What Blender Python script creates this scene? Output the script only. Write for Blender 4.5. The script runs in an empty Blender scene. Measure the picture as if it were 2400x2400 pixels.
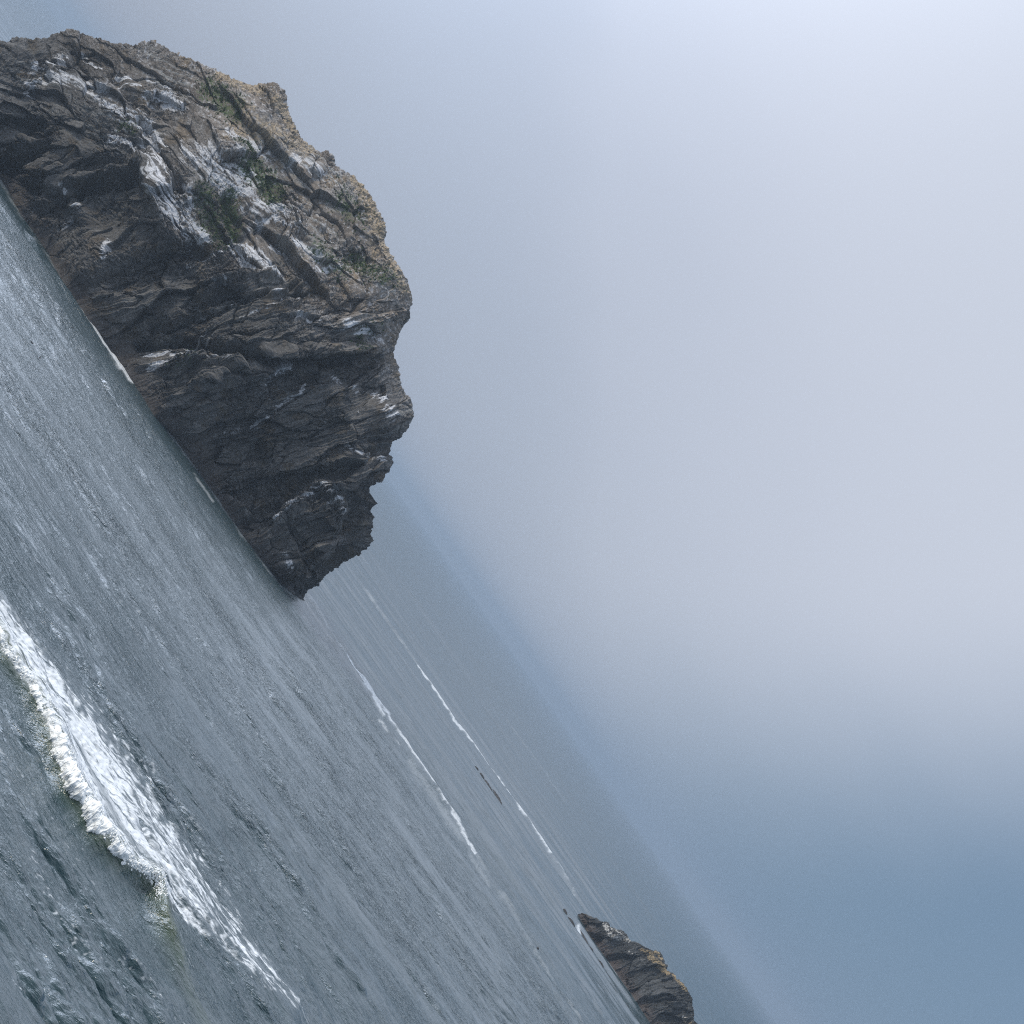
import bpy, math
import numpy as np
from mathutils import Matrix, Vector
sc = bpy.context.scene
R = math.radians

# ------------------------------------------------------------------ camera
CAM_H = 40.0; FPX = 4000.0; ROLL = R(54.5); PITCH = math.atan(180/4000)
cd = bpy.data.cameras.new('camera'); cam = bpy.data.objects.new('camera', cd)
sc.collection.objects.link(cam); sc.camera = cam
cd.sensor_width = 36; cd.lens = 60; cd.clip_start = 1; cd.clip_end = 60000
cam.matrix_world = Matrix.Translation((0, 0, CAM_H)) @ Matrix.Rotation(R(90)+PITCH, 4, 'X') @ Matrix.Rotation(ROLL, 4, 'Z')

# ------------------------------------------------------------------ sky + sun
SUN = Vector((-0.78, -0.08, 0.62)).normalized()
sun_el = math.asin(SUN.z); sun_az = math.atan2(SUN.x, SUN.y)
w = bpy.data.worlds.new('World'); sc.world = w; w.use_nodes = True
nt = w.node_tree; nt.nodes.clear(); N = nt.nodes; Lk = nt.links
def wn(t, **k):
    n = N.new(t)
    for a, b in k.items(): setattr(n, a, b)
    return n
def wm(op, a, b=None, c=None):
    n = wn('ShaderNodeMath', operation=op)
    for i, v in enumerate((a, b, c)):
        if v is None: continue
        if isinstance(v, (int, float)): n.inputs[i].default_value = v
        else: Lk.new(v, n.inputs[i])
    return n.outputs[0]
tc = wn('ShaderNodeTexCoord'); sp = wn('ShaderNodeSeparateXYZ'); Lk.new(tc.outputs['Generated'], sp.inputs[0])
az = wm('MULTIPLY', wm('ARCTAN2', sp.outputs[0], sp.outputs[1]), 180/math.pi)
az = wm('MINIMUM', wm('MAXIMUM', az, -24.0), 40.0)
el = wm('MULTIPLY', wm('ARCSINE', sp.outputs[2]), 180/math.pi)
nz = wn('ShaderNodeTexNoise'); nz.inputs['Scale'].default_value = 5.0; nz.inputs['Detail'].default_value = 2.0
mp = wn('ShaderNodeMapping'); mp.inputs['Scale'].default_value = (1, 1, 1.6); mp.inputs['Location'].default_value = (3.1, 0.4, 0.2)
Lk.new(tc.outputs['Generated'], mp.inputs[0]); Lk.new(mp.outputs[0], nz.inputs[0])
wob = wm('MULTIPLY', wm('SUBTRACT', nz.outputs[0], 0.5), 5.0)
t1 = wm('ADD', wm('ADD', el, wm('MULTIPLY', az, 0.7)), wob)          # veil of high fog, brighter upward and to the right
cr = wn('ShaderNodeValToRGB'); Lk.new(wm('DIVIDE', wm('ADD', t1, 14.0), 44.0), cr.inputs[0]); e = cr.color_ramp
e.interpolation = 'B_SPLINE'
stops = [(0.0, (0.30, 0.34, 0.43)), (0.14, (0.36, 0.405, 0.50)), (0.27, (0.405, 0.46, 0.57)), (0.38, (0.43, 0.485, 0.595)), (0.47, (0.495, 0.545, 0.655)),
         (0.69, (0.615, 0.66, 0.765)), (1.0, (0.63, 0.68, 0.78))]
while len(e.elements) < len(stops): e.elements.new(0.5)
for el_, (p, c) in zip(e.elements, stops): el_.position = p; el_.color = (*c, 1)
t2 = wm('ADD', wm('SUBTRACT', az, wm('MULTIPLY', el, 0.7)), wm('MULTIPLY', wob, 0.8))   # low blue fog bank on the right
mr = wn('ShaderNodeMapRange', interpolation_type='SMOOTHSTEP'); mr.inputs[1].default_value = 0.5; mr.inputs[2].default_value = 14.5; mr.inputs[4].default_value = 0.84
Lk.new(t2, mr.inputs[0])
bk = wn('ShaderNodeMix', data_type='RGBA'); Lk.new(mr.outputs[0], bk.inputs[0]); Lk.new(cr.outputs[0], bk.inputs[6]); bk.inputs[7].default_value = (0.098, 0.205, 0.34, 1)
sky = wn('ShaderNodeTexSky', sky_type='NISHITA', sun_disc=False); sky.sun_elevation = sun_el; sky.sun_rotation = sun_az
skm = wn('ShaderNodeMix', data_type='RGBA'); skm.inputs[0].default_value = 0.93
sks = wn('ShaderNodeMix', data_type='RGBA', blend_type='MULTIPLY'); sks.inputs[0].default_value = 1; sks.inputs[7].default_value = (.09, .09, .09, 1)
Lk.new(sky.outputs[0], sks.inputs[6]); Lk.new(sks.outputs[2], skm.inputs[6]); Lk.new(bk.outputs[2], skm.inputs[7])
dt = wn('ShaderNodeVectorMath', operation='DOT_PRODUCT'); Lk.new(tc.outputs['Generated'], dt.inputs[0]); dt.inputs[1].default_value = SUN
glow = wm('MULTIPLY', wm('POWER', wm('MAXIMUM', dt.outputs['Value'], 0.0), 10.0), 2.0)
over = wm('MULTIPLY', wm('MAXIMUM', wm('SUBTRACT', sp.outputs[2], 0.50), 0.0), 1.8)
dv = wn('ShaderNodeVectorMath', operation='DOT_PRODUCT'); Lk.new(tc.outputs['Generated'], dv.inputs[0]); dv.inputs[1].default_value = Vector((-.6, .6, .5)).normalized()
glow = wm('ADD', glow, wm('MULTIPLY', wm('POWER', wm('MAXIMUM', dv.outputs['Value'], 0.0), 16.0), 8.5))   # bright lobe added out of view, upper left, to brighten the left water
bg = wn('ShaderNodeBackground'); Lk.new(wm('ADD', wm('ADD', glow, over), 1.0), bg.inputs[1])
Lk.new(skm.outputs[2], bg.inputs[0]); wo = wn('ShaderNodeOutputWorld'); Lk.new(bg.outputs[0], wo.inputs[0])
sl = bpy.data.lights.new('sun', 'SUN'); sl.energy = 2.4; sl.angle = R(10); sl.color = (1, 0.87, 0.68)
so = bpy.data.objects.new('sun', sl); sc.collection.objects.link(so)
so.rotation_euler = SUN.to_track_quat('Z', 'Y').to_euler(); so.location = SUN*300
vs = sc.view_settings; vs.view_transform = 'Standard'; vs.look = 'None'; vs.exposure = 0.0; vs.gamma = 1.0
sc.cycles.volume_bounces = 1; sc.cycles.max_bounces = 6; sc.cycles.use_denoising = False; sc.cycles.filter_width = 1.1

# ------------------------------------------------------------------ photograph pixel (2400 px) <-> world
CR, SR = math.cos(ROLL), math.sin(ROLL); CP, SP_ = math.cos(PITCH), math.sin(PITCH)
def unrot(px, py):
    px = np.asarray(px, float)-1200; py = np.asarray(py, float)-1200
    return px*CR+py*SR, px*SR-py*CR
def place(X, Y, y):                       # unrotated picture point at distance y
    dy = FPX*CP-Y*SP_; dz = FPX*SP_+Y*CP
    return X*y/dy, CAM_H+dz*y/dy
def sea_y(X, Y, z=0.0):                   # distance at which it meets height z
    dy = FPX*CP-Y*SP_; dz = FPX*SP_+Y*CP
    return (z-CAM_H)*dy/dz
def project(x, y, z):
    z = z-CAM_H; f = y*CP+z*SP_; u = -y*SP_+z*CP
    return x/f*FPX, u/f*FPX
def sea_pt(px, py):
    X, Y = unrot(px, py); y = sea_y(X, Y); x, _ = place(X, Y, y); return float(x), float(y)

# ------------------------------------------------------------------ noise in numpy
def perms(seed):
    r = np.random.RandomState(seed); p = r.permutation(256); g = r.rand(256)*2*np.pi
    return np.concatenate([p, p]), np.cos(g).astype('f4'), np.sin(g).astype('f4')
_pc = {}
def pn(x, y, seed=0):
    if seed not in _pc: _pc[seed] = perms(seed)
    p, gx, gy = _pc[seed]
    xi = np.floor(x).astype(np.int64); yi = np.floor(y).astype(np.int64)
    xf = (x-xi).astype('f4'); yf = (y-yi).astype('f4'); xi &= 255; yi &= 255
    u = xf*xf*xf*(xf*(xf*6-15)+10); v = yf*yf*yf*(yf*(yf*6-15)+10)
    def g(i, j, a, b):
        h = p[p[(xi+i) & 255]+((yi+j) & 255)]; return gx[h]*a+gy[h]*b
    n0 = g(0, 0, xf, yf)*(1-u)+g(1, 0, xf-1, yf)*u
    n1 = g(0, 1, xf, yf-1)*(1-u)+g(1, 1, xf-1, yf-1)*u
    return (n0*(1-v)+n1*v)*1.5
def fbm(x, y, o=4, seed=0, gain=.5):
    t = 0; a = 1
    for i in range(o): t = t+a*pn(x*2.03**i+7.3*i, y*2.03**i+3.1*i, seed+i); a *= gain
    return t
def ridged(x, y, o=4, seed=0):
    t = 0; a = 1
    for i in range(o): t = t+a*(1-np.abs(pn(x*2.03**i, y*2.03**i, seed+i))*2); a *= .5
    return t/2
def facet(x, y, seed, tilt=1.0):
    """broken-rock relief: every Voronoi cell is a tilted plane; also returns distance to the crack"""
    r = np.random.RandomState(seed); T = r.rand(5, 65536).astype('f4')
    xi = np.floor(x).astype(np.int64); yi = np.floor(y).astype(np.int64)
    f1 = np.full(x.shape, 9, 'f4'); f2 = f1.copy(); h = np.zeros(x.shape, 'f4'); cid = np.zeros(x.shape, 'f4')
    for i in (-1, 0, 1):
        for j in (-1, 0, 1):
            k = ((xi+i)*7919+(yi+j)*104729) & 65535
            dx = (x-(xi+i+T[0][k])).astype('f4'); dy = (y-(yi+j+T[1][k])).astype('f4')
            d = np.sqrt(dx*dx+dy*dy); m = d < f1
            f2 = np.where(m, f1, np.minimum(f2, d)); f1 = np.where(m, d, f1)
            h = np.where(m, (T[2][k]-.5)+tilt*((T[3][k]-.5)*dx+(T[4][k]-.5)*dy), h); cid = np.where(m, T[2][k], cid)
    return h, f2-f1, cid
def sstep(a, b, x):
    t = np.clip((x-a)/(b-a), 0, 1); return t*t*(3-2*t)
def seg(px, py, pts):
    d = np.full(np.shape(px), 1e9, 'f4')
    for (ax, ay), (bx, by) in zip(pts[:-1], pts[1:]):
        vx, vy = bx-ax, by-ay; L = vx*vx+vy*vy+1e-9
        t = np.clip(((px-ax)*vx+(py-ay)*vy)/L, 0, 1)
        d = np.minimum(d, np.hypot(px-ax-t*vx, py-ay-t*vy))
    return d
def stroke(px, py, pts, wd): return np.exp(-(seg(px, py, pts)/wd)**2)

# ------------------------------------------------------------------ mesh helpers
def grid_mesh(name, P, mat, smooth=False, attrs={}, cols={}):
    nr, nc = P.shape[:2]; me = bpy.data.meshes.new(name)
    idx = np.arange(nr*nc, dtype=np.int32).reshape(nr, nc)
    q = np.stack([idx[:-1, :-1], idx[:-1, 1:], idx[1:, 1:], idx[1:, :-1]], -1).reshape(-1, 4)
    me.vertices.add(nr*nc); me.vertices.foreach_set('co', P.reshape(-1).astype('f4'))
    me.loops.add(q.size); me.loops.foreach_set('vertex_index', q.reshape(-1))
    me.polygons.add(len(q)); me.polygons.foreach_set('loop_start', np.arange(0, q.size, 4, dtype=np.int32))
    me.update(calc_edges=True)
    me.polygons.foreach_set('use_smooth', np.full(len(q), smooth))
    for k, v in attrs.items():
        a = me.attributes.new(k, 'FLOAT', 'POINT'); a.data.foreach_set('value', v.reshape(-1).astype('f4'))
    for k, v in cols.items():
        a = me.attributes.new(k, 'FLOAT_COLOR', 'POINT')
        a.data.foreach_set('color', np.concatenate([v, np.ones(v.shape[:-1]+(1,))], -1).reshape(-1).astype('f4'))
    me.materials.append(mat); me.update()
    return me
def tri_mesh(name, V, Fs, mat, smooth=False):
    me = bpy.data.meshes.new(name); me.from_pydata([tuple(map(float, v)) for v in V], [], Fs)
    me.materials.append(mat); me.polygons.foreach_set('use_smooth', np.full(len(me.polygons), smooth)); me.update()
    return me
def add(name, me, label=None, cat=None, group=None, kind=None, parent=None, loc=None):
    o = bpy.data.objects.new(name, me); sc.collection.objects.link(o)
    if label: o['label'] = label
    if cat: o['category'] = cat
    if group: o['group'] = group
    if kind: o['kind'] = kind
    if parent: o.parent = parent
    if loc: o.location = loc
    return o

def material(name):
    m = bpy.data.materials.new(name); m.use_nodes = True
    b = m.node_tree.nodes['Principled BSDF']; return m, m.node_tree, b
def rock_material():
    m, t, b = material('weathered_rock')
    a = t.nodes.new('ShaderNodeAttribute'); a.attribute_name = 'albedo'
    g = t.nodes.new('ShaderNodeTexCoord')
    n = t.nodes.new('ShaderNodeTexNoise'); n.inputs['Scale'].default_value = 2.2; n.inputs['Detail'].default_value = 6; n.inputs['Roughness'].default_value = .7
    t.links.new(g.outputs['Object'], n.inputs[0])
    mr = t.nodes.new('ShaderNodeMapRange'); mr.inputs[1].default_value = .3; mr.inputs[2].default_value = .7; mr.inputs[3].default_value = .6; mr.inputs[4].default_value = 1.4
    t.links.new(n.outputs[0], mr.inputs[0])
    x = t.nodes.new('ShaderNodeMix'); x.data_type = 'RGBA'; x.blend_type = 'MULTIPLY'; x.inputs[0].default_value = 1
    t.links.new(a.outputs['Color'], x.inputs[6]); t.links.new(mr.outputs[0], x.inputs[7]); t.links.new(x.outputs[2], b.inputs['Base Color'])
    bp = t.nodes.new('ShaderNodeBump'); bp.inputs['Strength'].default_value = .7; bp.inputs['Distance'].default_value = .25
    t.links.new(n.outputs[0], bp.inputs['Height']); t.links.new(bp.outputs[0], b.inputs['Normal'])
    b.inputs['Roughness'].default_value = .85; b.inputs['Specular IOR Level'].default_value = .25
    return m
ROCK = rock_material()

def sea_material():
    m, t, b = material('sea_water'); nd, lk = t.nodes, t.links
    co = nd.new('ShaderNodeTexCoord')
    def noise(scale, sx, sy, det, rough=.6, rot=0):
        mp = nd.new('ShaderNodeMapping'); mp.inputs['Scale'].default_value = (sx, sy, 1); mp.inputs['Rotation'].default_value[2] = rot
        n = nd.new('ShaderNodeTexNoise'); n.inputs['Scale'].default_value = scale; n.inputs['Detail'].default_value = det; n.inputs['Roughness'].default_value = rough
        lk.new(co.outputs['Object'], mp.inputs[0]); lk.new(mp.outputs[0], n.inputs[0]); return n.outputs[0]
    def attr(nm):
        a = nd.new('ShaderNodeAttribute'); a.attribute_name = nm; return a.outputs['Fac']
    f = attr('foam'); gr = attr('lift')
    n1 = noise(2.6, .55, 1, 3); n2 = noise(.62, .42, 1, 5, .65, .12)
    n3 = noise(.05, .4, 1, 4, .65)
    def shape(v, lo, hi, pw):
        q = nd.new('ShaderNodeMapRange'); q.inputs[1].default_value = lo; q.inputs[2].default_value = hi; q.clamp = True; lk.new(v, q.inputs[0])
        p = nd.new('ShaderNodeMath'); p.operation = 'POWER'; lk.new(q.outputs[0], p.inputs[0]); p.inputs[1].default_value = pw; return p.outputs[0]
    def mul(a, c):
        p = nd.new('ShaderNodeMath'); p.operation = 'MULTIPLY'; lk.new(a, p.inputs[0]); lk.new(c, p.inputs[1]); return p.outputs[0]
    pm = shape(n3, .34, .66, 1.0); pa = nd.new('ShaderNodeMath'); pa.operation = 'MULTIPLY_ADD'; lk.new(pm, pa.inputs[0]); pa.inputs[1].default_value = .85; pa.inputs[2].default_value = .15
    nr = attr('nearness'); n1 = mul(mul(shape(n1, .3, .75, 2.0), pa.outputs[0]), nr); n2 = mul(mul(shape(n2, .3, .75, 2.0), pa.outputs[0]), nr)
    b1 = nd.new('ShaderNodeBump'); b1.inputs['Strength'].default_value = 1; b1.inputs['Distance'].default_value = .10; lk.new(n1, b1.inputs['Height'])
    b2 = nd.new('ShaderNodeBump'); b2.inputs['Strength'].default_value = 1; b2.inputs['Distance'].default_value = .38; lk.new(n2, b2.inputs['Height']); lk.new(b1.outputs[0], b2.inputs['Normal'])
    lk.new(b2.outputs[0], b.inputs['Normal'])
    c1 = nd.new('ShaderNodeMix'); c1.data_type = 'RGBA'; lk.new(gr, c1.inputs[0]); c1.inputs[6].default_value = (.012, .034, .040, 1); c1.inputs[7].default_value = (.035, .055, .016, 1)
    c2 = nd.new('ShaderNodeMix'); c2.data_type = 'RGBA'; lk.new(f, c2.inputs[0]); lk.new(c1.outputs[2], c2.inputs[6]); c2.inputs[7].default_value = (.60, .64, .67, 1)
    lk.new(c2.outputs[2], b.inputs['Base Color'])
    r = nd.new('ShaderNodeMapRange'); r.inputs[3].default_value = .09; r.inputs[4].default_value = .8; mx = nd.new('ShaderNodeMath'); mx.operation = 'MULTIPLY_ADD'; lk.new(gr, mx.inputs[0]); mx.inputs[1].default_value = .35; lk.new(f, mx.inputs[2]); lk.new(mx.outputs[0], r.inputs[0]); lk.new(r.outputs[0], b.inputs['Roughness'])
    b.inputs['IOR'].default_value = 1.33; b.inputs['Specular IOR Level'].default_value = 0.0
    gl = nd.new('ShaderNodeBsdfGlossy'); gl.inputs['Color'].default_value = (.93, .965, 1, 1); rg = attr('subwave'); lk.new(rg, gl.inputs['Roughness']); lk.new(b2.outputs[0], gl.inputs['Normal'])
    lw = nd.new('ShaderNodeLayerWeight'); lw.inputs[0].default_value = .5; lk.new(b2.outputs[0], lw.inputs['Normal'])
    pw = nd.new('ShaderNodeMath'); pw.operation = 'POWER'; lk.new(lw.outputs['Facing'], pw.inputs[0]); pw.inputs[1].default_value = 2.7
    iv = nd.new('ShaderNodeMath'); iv.operation = 'SUBTRACT'; iv.inputs[0].default_value = 1; lk.new(f, iv.inputs[1])
    fa = nd.new('ShaderNodeMath'); fa.operation = 'MULTIPLY_ADD'; lk.new(pw.outputs[0], fa.inputs[0]); fa.inputs[1].default_value = .95; fa.inputs[2].default_value = .025
    fm = nd.new('ShaderNodeMath'); fm.operation = 'MINIMUM'; lk.new(fa.outputs[0], fm.inputs[0]); fm.inputs[1].default_value = .48
    fb = nd.new('ShaderNodeMath'); fb.operation = 'MULTIPLY'; lk.new(fm.outputs[0], fb.inputs[0]); lk.new(iv.outputs[0], fb.inputs[1])
    ms = nd.new('ShaderNodeMixShader'); lk.new(fb.outputs[0], ms.inputs[0]); lk.new(b.outputs[0], ms.inputs[1]); lk.new(gl.outputs[0], ms.inputs[2])
    lk.new(ms.outputs[0], nd['Material Output'].inputs['Surface'])
    return m

# ------------------------------------------------------------------ sea
FRONT = [(-700, -1170), (-404, -1186), (-314, -1186), (-219, -1204), (-91, -1238), (-31, -1243), (60, -1250), (151, -1238), (222, -1212), (278, -1240), (317, -1250), (420, -1262), (700, -1290)]
fX = np.array([p[0] for p in FRONT]); fY = np.array([p[1] for p in FRONT])
crX = np.linspace(-900, 700, 200); crY = np.interp(crX, fX, fY)
cr_y = sea_y(crX, crY); cr_x, _ = place(crX, crY, cr_y)
amp_cr = lambda x: 1.75*sstep(-40, -22, x)*(1-.75*sstep(8.0, 19.0, x))*(1+.16*pn(x*.45, x*0+1, 12))*(1-sstep(22, 36, x))
def crest_y(x): return np.interp(x, cr_x, cr_y)

FOAM_LINES = [  # points (photo px), half width px, strength, hump m
    ([(722, 1390), (770, 1465), (815, 1535)], 1.2, .4, .2),
    ([(815, 1535), (843, 1587), (869, 1633), (900, 1669), (921, 1706), (962, 1768), (993, 1814), (1031, 1872), (1062, 1920), (1087, 1961), (1112, 2000)], 1.4, .8, .5),
    ([(838, 1576), (872, 1636), (896, 1678)], 2.4, .8, .2),
    ([(888, 1686), (906, 1712), (936, 1747)], 1.8, .6, .2),
    ([(1112, 2000), (1200, 2130), (1250, 2210), (1300, 2300), (1345, 2380), (1370, 2430)], 3.0, .22, .3),
    ([(960, 1785), (1000, 1850), (1045, 1912), (1087, 1980), (1150, 2070)], 6.0, .24, .1),
    ([(854, 1379), (900, 1440), (942, 1504), (985, 1566)], 2.2, .3, .2),
    ([(980, 1560), (1009, 1602), (1040, 1649), (1066, 1690), (1092, 1721), (1128, 1768), (1169, 1819), (1218, 1900), (1248, 1939), (1286, 2000)], 1.2, .8, .5),
    ([(1286, 2000), (1309, 2031), (1349, 2096)], 1.3, .5, .4),
    ([(1185, 1685), (1250, 1770), (1325, 1881)], 1.2, .18, .1),
    ([(160, 672), (180, 706), (197, 735)], 2.5, .7, 0), ([(195, 730), (217, 758), (233, 787), (240, 800)], 2.8, .8, 0),
    ([(240, 800), (259, 826), (285, 862), (310, 896)], 2.6, .9, 0), ([(268, 835), (284, 860)], 5.0, 1.0, 0),
    ([(310, 896), (388, 1000), (409, 1033)], 2.0, .65, 0), ([(455, 1110), (500, 1175)], 2.0, .4, 0),
    ([(0, 424), (52, 509), (116, 600), (160, 680)], 2.2, .28, 0), ([(414, 1038), (466, 1107), (518, 1179), (569, 1257), (621, 1324), (673, 1386), (713, 1421)], 2.0, .30, 0),
    ([(1425, 2255), (1445, 2290)], 1.4, .5, 0), ([(1352, 2170), (1362, 2188)], 2.0, .8, 0),
]
SPECKS = [([(90, 1990), (130, 2080), (200, 2200), (240, 2250)], 9), ([(0, 2315), (90, 2400)], 10), ([(300, 2240), (360, 2320), (440, 2400)], 10), ([(380, 2180), (440, 2280)], 8)]
SWELLS = [  # points, hump m, half width m
    ([(60, 1420), (130, 1500), (250, 1660), (380, 1830)], .55, 3.5), ([(425, 1830), (480, 1905), (530, 1960)], .5, 1.6),
    ([(500, 1725), (560, 1820), (640, 1960), (720, 2090)], .6, 3.5), ([(680, 2060), (780, 2230), (900, 2400)], .55, 3.5),
    ([(600, 1560), (800, 1860), (1000, 2200), (1120, 2400)], .5, 5), ([(0, 1180), (160, 1400), (300, 1560)], .5, 5),
    ([(260, 2160), (330, 2260), (430, 2400)], .5, 1.6), ([(150, 2130), (240, 2260), (330, 2400)], .45, 1.5),
    ([(410, 2160), (470, 2250), (560, 2380)], .5, 1.6), ([(560, 2240), (640, 2330), (700, 2420)], .7, 2.2)]
def build_sea():
    azf = np.linspace(-26.5, 26.5, 1300)
    azc = np.concatenate([np.linspace(-180, -27.5, 40), azf, np.linspace(27.5, 180, 40)])
    yy = np.linspace(-1760, -196, 1500)
    dep = -np.arctan(yy/FPX)-PITCH
    r = CAM_H/np.tan(dep); r = np.concatenate([[12, 40, 75], r, [14500.]])
    dr = np.gradient(r); A, Rr = np.meshgrid(np.radians(azc), r); _, DR = np.meshgrid(azc, dr)
    x = (Rr*np.sin(A)).astype('f4'); y = (Rr*np.cos(A)).astype('f4')
    coarse = (np.abs(A) > R(26.6))
    sp = np.maximum(DR, Rr*R(53)/1300).astype('f4'); sp[coarse] = 400
    X, Y = project(x, y, 0*x); front = y > 5
    X = np.where(front, X, 9e4); Y = np.where(front, Y, 0)
    px = 1200+X*CR+Y*SR; py = 1200+X*SR-Y*CR
    wx, wy = x+4*fbm(x*.03, y*.03, 2, 60), y+4*fbm(x*.03+9, y*.03, 2, 61)
    rip = np.clip(.45+1.7*fbm(wx*.035, wy*.11, 4, 62, .6)+.9*fbm(wx*.008, wy*.02, 2, 63), .12, 1.5)
    z = np.zeros_like(x); hx = np.zeros_like(x); hy = np.zeros_like(x)
    rs = np.random.RandomState(5); n = 130
    for i in range(n):
        L = .6*117**(i/(n-1)); L *= rs.uniform(.92, 1.08)
        th = R(-90+rs.normal(-6, 9 if L > 20 else 18 if L > 5 else 26)); k = 2*np.pi/L
        slope = .046 if L < 7 else .016 if L < 20 else .010
        a = slope/k*1.25; fade = np.clip((L-1.3*sp)/(1.5*sp), 0, 1)
        ph = k*(wx*math.cos(th)+wy*math.sin(th))+rs.uniform(0, 6.28)
        a = a*fade*(rip if L < 7 else 1)
        z += a*np.sin(ph); c = a*np.cos(ph)*.9; hx += c*math.cos(th); hy += c*math.sin(th)
    patch = .75+.6*fbm(x*.012, y*.03, 3, 70); patch = np.clip(patch, .25, 1.6)
    z *= patch; hx *= patch; hy *= patch
    lift = np.zeros_like(x)
    # the breaking wave
    q = y-crest_y(x); q = q+.35*fbm(x*.25, y*.1, 3, 80)
    h = np.where(q < 0, np.exp(-(np.abs(q)/1.7)**1.7), np.exp(-(q/6.5)**2)); A_ = amp_cr(x)
    h = h*A_*(1+.12*pn(x*.3, y*.05, 81)); calm = 1-.35*np.exp(-(q/4)**2)*A_/1.75
    z = z*calm+h; hx *= calm; hy *= calm; lift = np.clip(h/1.5, 0, 1)*np.where(q < 1, 1, .3)
    # swell humps
    def whump(pts, wd):
        wp = [sea_pt(*p) for p in pts]; xs = np.array([p[0] for p in wp]); ys = np.array([p[1] for p in wp])
        o = np.argsort(xs); xs, ys = xs[o], ys[o]
        qq = y-np.interp(x, xs, ys)+.8*fbm(x*.08, y*.02, 2, 83); L = xs[-1]-xs[0]
        e = sstep(xs[0]-.1*L, xs[0]+.2*L, x)*(1-sstep(xs[-1]-.2*L, xs[-1]+.1*L, x))
        return e*np.where(qq < 0, np.exp(-(qq/wd)**2), np.exp(-(qq/(wd*3))**2)), qq
    for pts, am, wd in SWELLS:
        hh, _ = whump(pts, wd); z += am*hh*(.7+.5*pn(x*.12, y*.1, 84)); 
    foam = np.zeros_like(x)
    jx = px+2.2*fbm(px*.05, py*.05, 3, 90); jy = py+2.2*fbm(px*.05+5, py*.05, 3, 91)
    tt = (X*.9)/14
    fine = fbm(x*1.1, y*.5, 3, 92)
    for pts, wd, st, am in FOAM_LINES:
        b = stroke(jx, jy, pts, wd*1.15)
        br = .5+.9*fbm(x*.12, y*.05, 3, 95)+.5*fine if st < .8 else 1.15+.45*fbm(x*.12, y*.05, 3, 95)+.3*fine
        foam = np.maximum(foam, np.clip(b*1.5*br, 0, 1)*st)
        if am > 0:
            hh, _ = whump(pts, 3.0); z += am*hh
    # foam trailing behind the breaker
    fr = np.interp(X, [-900, 222, 300, 450, 560, 670, 720], [-1180, -1200, -1192, -1158, -1126, -1094, -1084])
    fr = np.where(X < 222, np.interp(X, fX, fY)-7, fr)
    bk = np.interp(X, [-900, -420, -100, 150, 300, 448, 600, 720], [-1096, -1086, -1068, -1064, -1074, -1086, -1085, -1084])
    u = (Y-fr)/np.maximum(bk-fr, 1)      # 0 front .. 1 back
    sx, sy = x+1.4*fbm(x*.25, y*.25, 3, 100), y+1.1*fbm(x*.2+3, y*.25, 3, 101)
    st1 = fbm(sx*.12, sy*.8, 4, 102, .6); st2 = ridged(sx*.28, sy*1.9, 3, 103); st3 = fbm(sx*.8, sy*2.6, 2, 104)
    dens = .72-.35*np.abs(u-.45)*1.2+.32*(1-sstep(-100, 500, X))-.30*sstep(250, 640, X)
    pat = .5*st1+.75*(st2-.55)+.45*st3
    ragged = .12*fbm(x*.5, y*.4, 3, 105)
    inb = sstep(-.02, .03, u)*(1-sstep(.86, 1.0, u+ragged*1.5))*(X < 715)*(u < 1.3)
    # the sparse lace beyond the back edge
    fb = inb*sstep(.25, .95, dens+pat)
    edge = np.exp(-((u-.9-ragged)/.10)**2)*(X < 690)*(X > -500)*sstep(.45, .7, .4+.6*pat+.25*sstep(200, 560, X))
    lace = (np.exp(-((u-1.07)/.09)**2)*(X < 560))*sstep(.52, .66, .38+.5*(st2-.5)+.3*st3+.12*st1)*.75
    foam = np.maximum(foam, np.maximum(fb*.97, np.maximum(edge, lace)))
    gap = np.exp(-((u-.42+.1*pn(x*.1, y*.1, 106))/.05)**2)*(X < 200)
    foam *= 1-.55*gap*(1-sstep(.95, 1.05, st2))
    sc_ = np.clip(fbm(x*2.2, y*2.2, 2, 107)*2-.75, 0, 1)
    for pts, wd in SPECKS: foam = np.maximum(foam, .85*stroke(px, py, pts, wd)*sc_)
    near = sstep(-1120, -1300, Y)*np.clip(fbm(x*1.6, y*1.3, 2, 108)*2.2+1.2*fbm(x*.05, y*.12, 2, 109)-2.1, 0, 1)
    foam = np.maximum(foam, .5*near)
    z += .10*foam*fbm(x*1.5, y*1.5, 2, 110)*(Y < -1000)
    z[coarse] = 0; foam[coarse] = 0; lift[coarse] = 0; hx[coarse] = 0; hy[coarse] = 0
    far = 1-sstep(3000, 7000, Rr); z *= far
    P = np.stack([x-hx, y-hy, z], -1)
    me = grid_mesh('sea', P, sea_material(), True, {'foam': foam, 'lift': lift, 'nearness': (1+1.3*sstep(130, 300, Rr))*(1-.85*sstep(375, 560, Rr)), 'subwave': .12+.17*sstep(150, 300, Rr)*(1-.8*sstep(360, 520, Rr))+.10*lift})
    add('sea', me, kind='structure')
build_sea()

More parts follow.
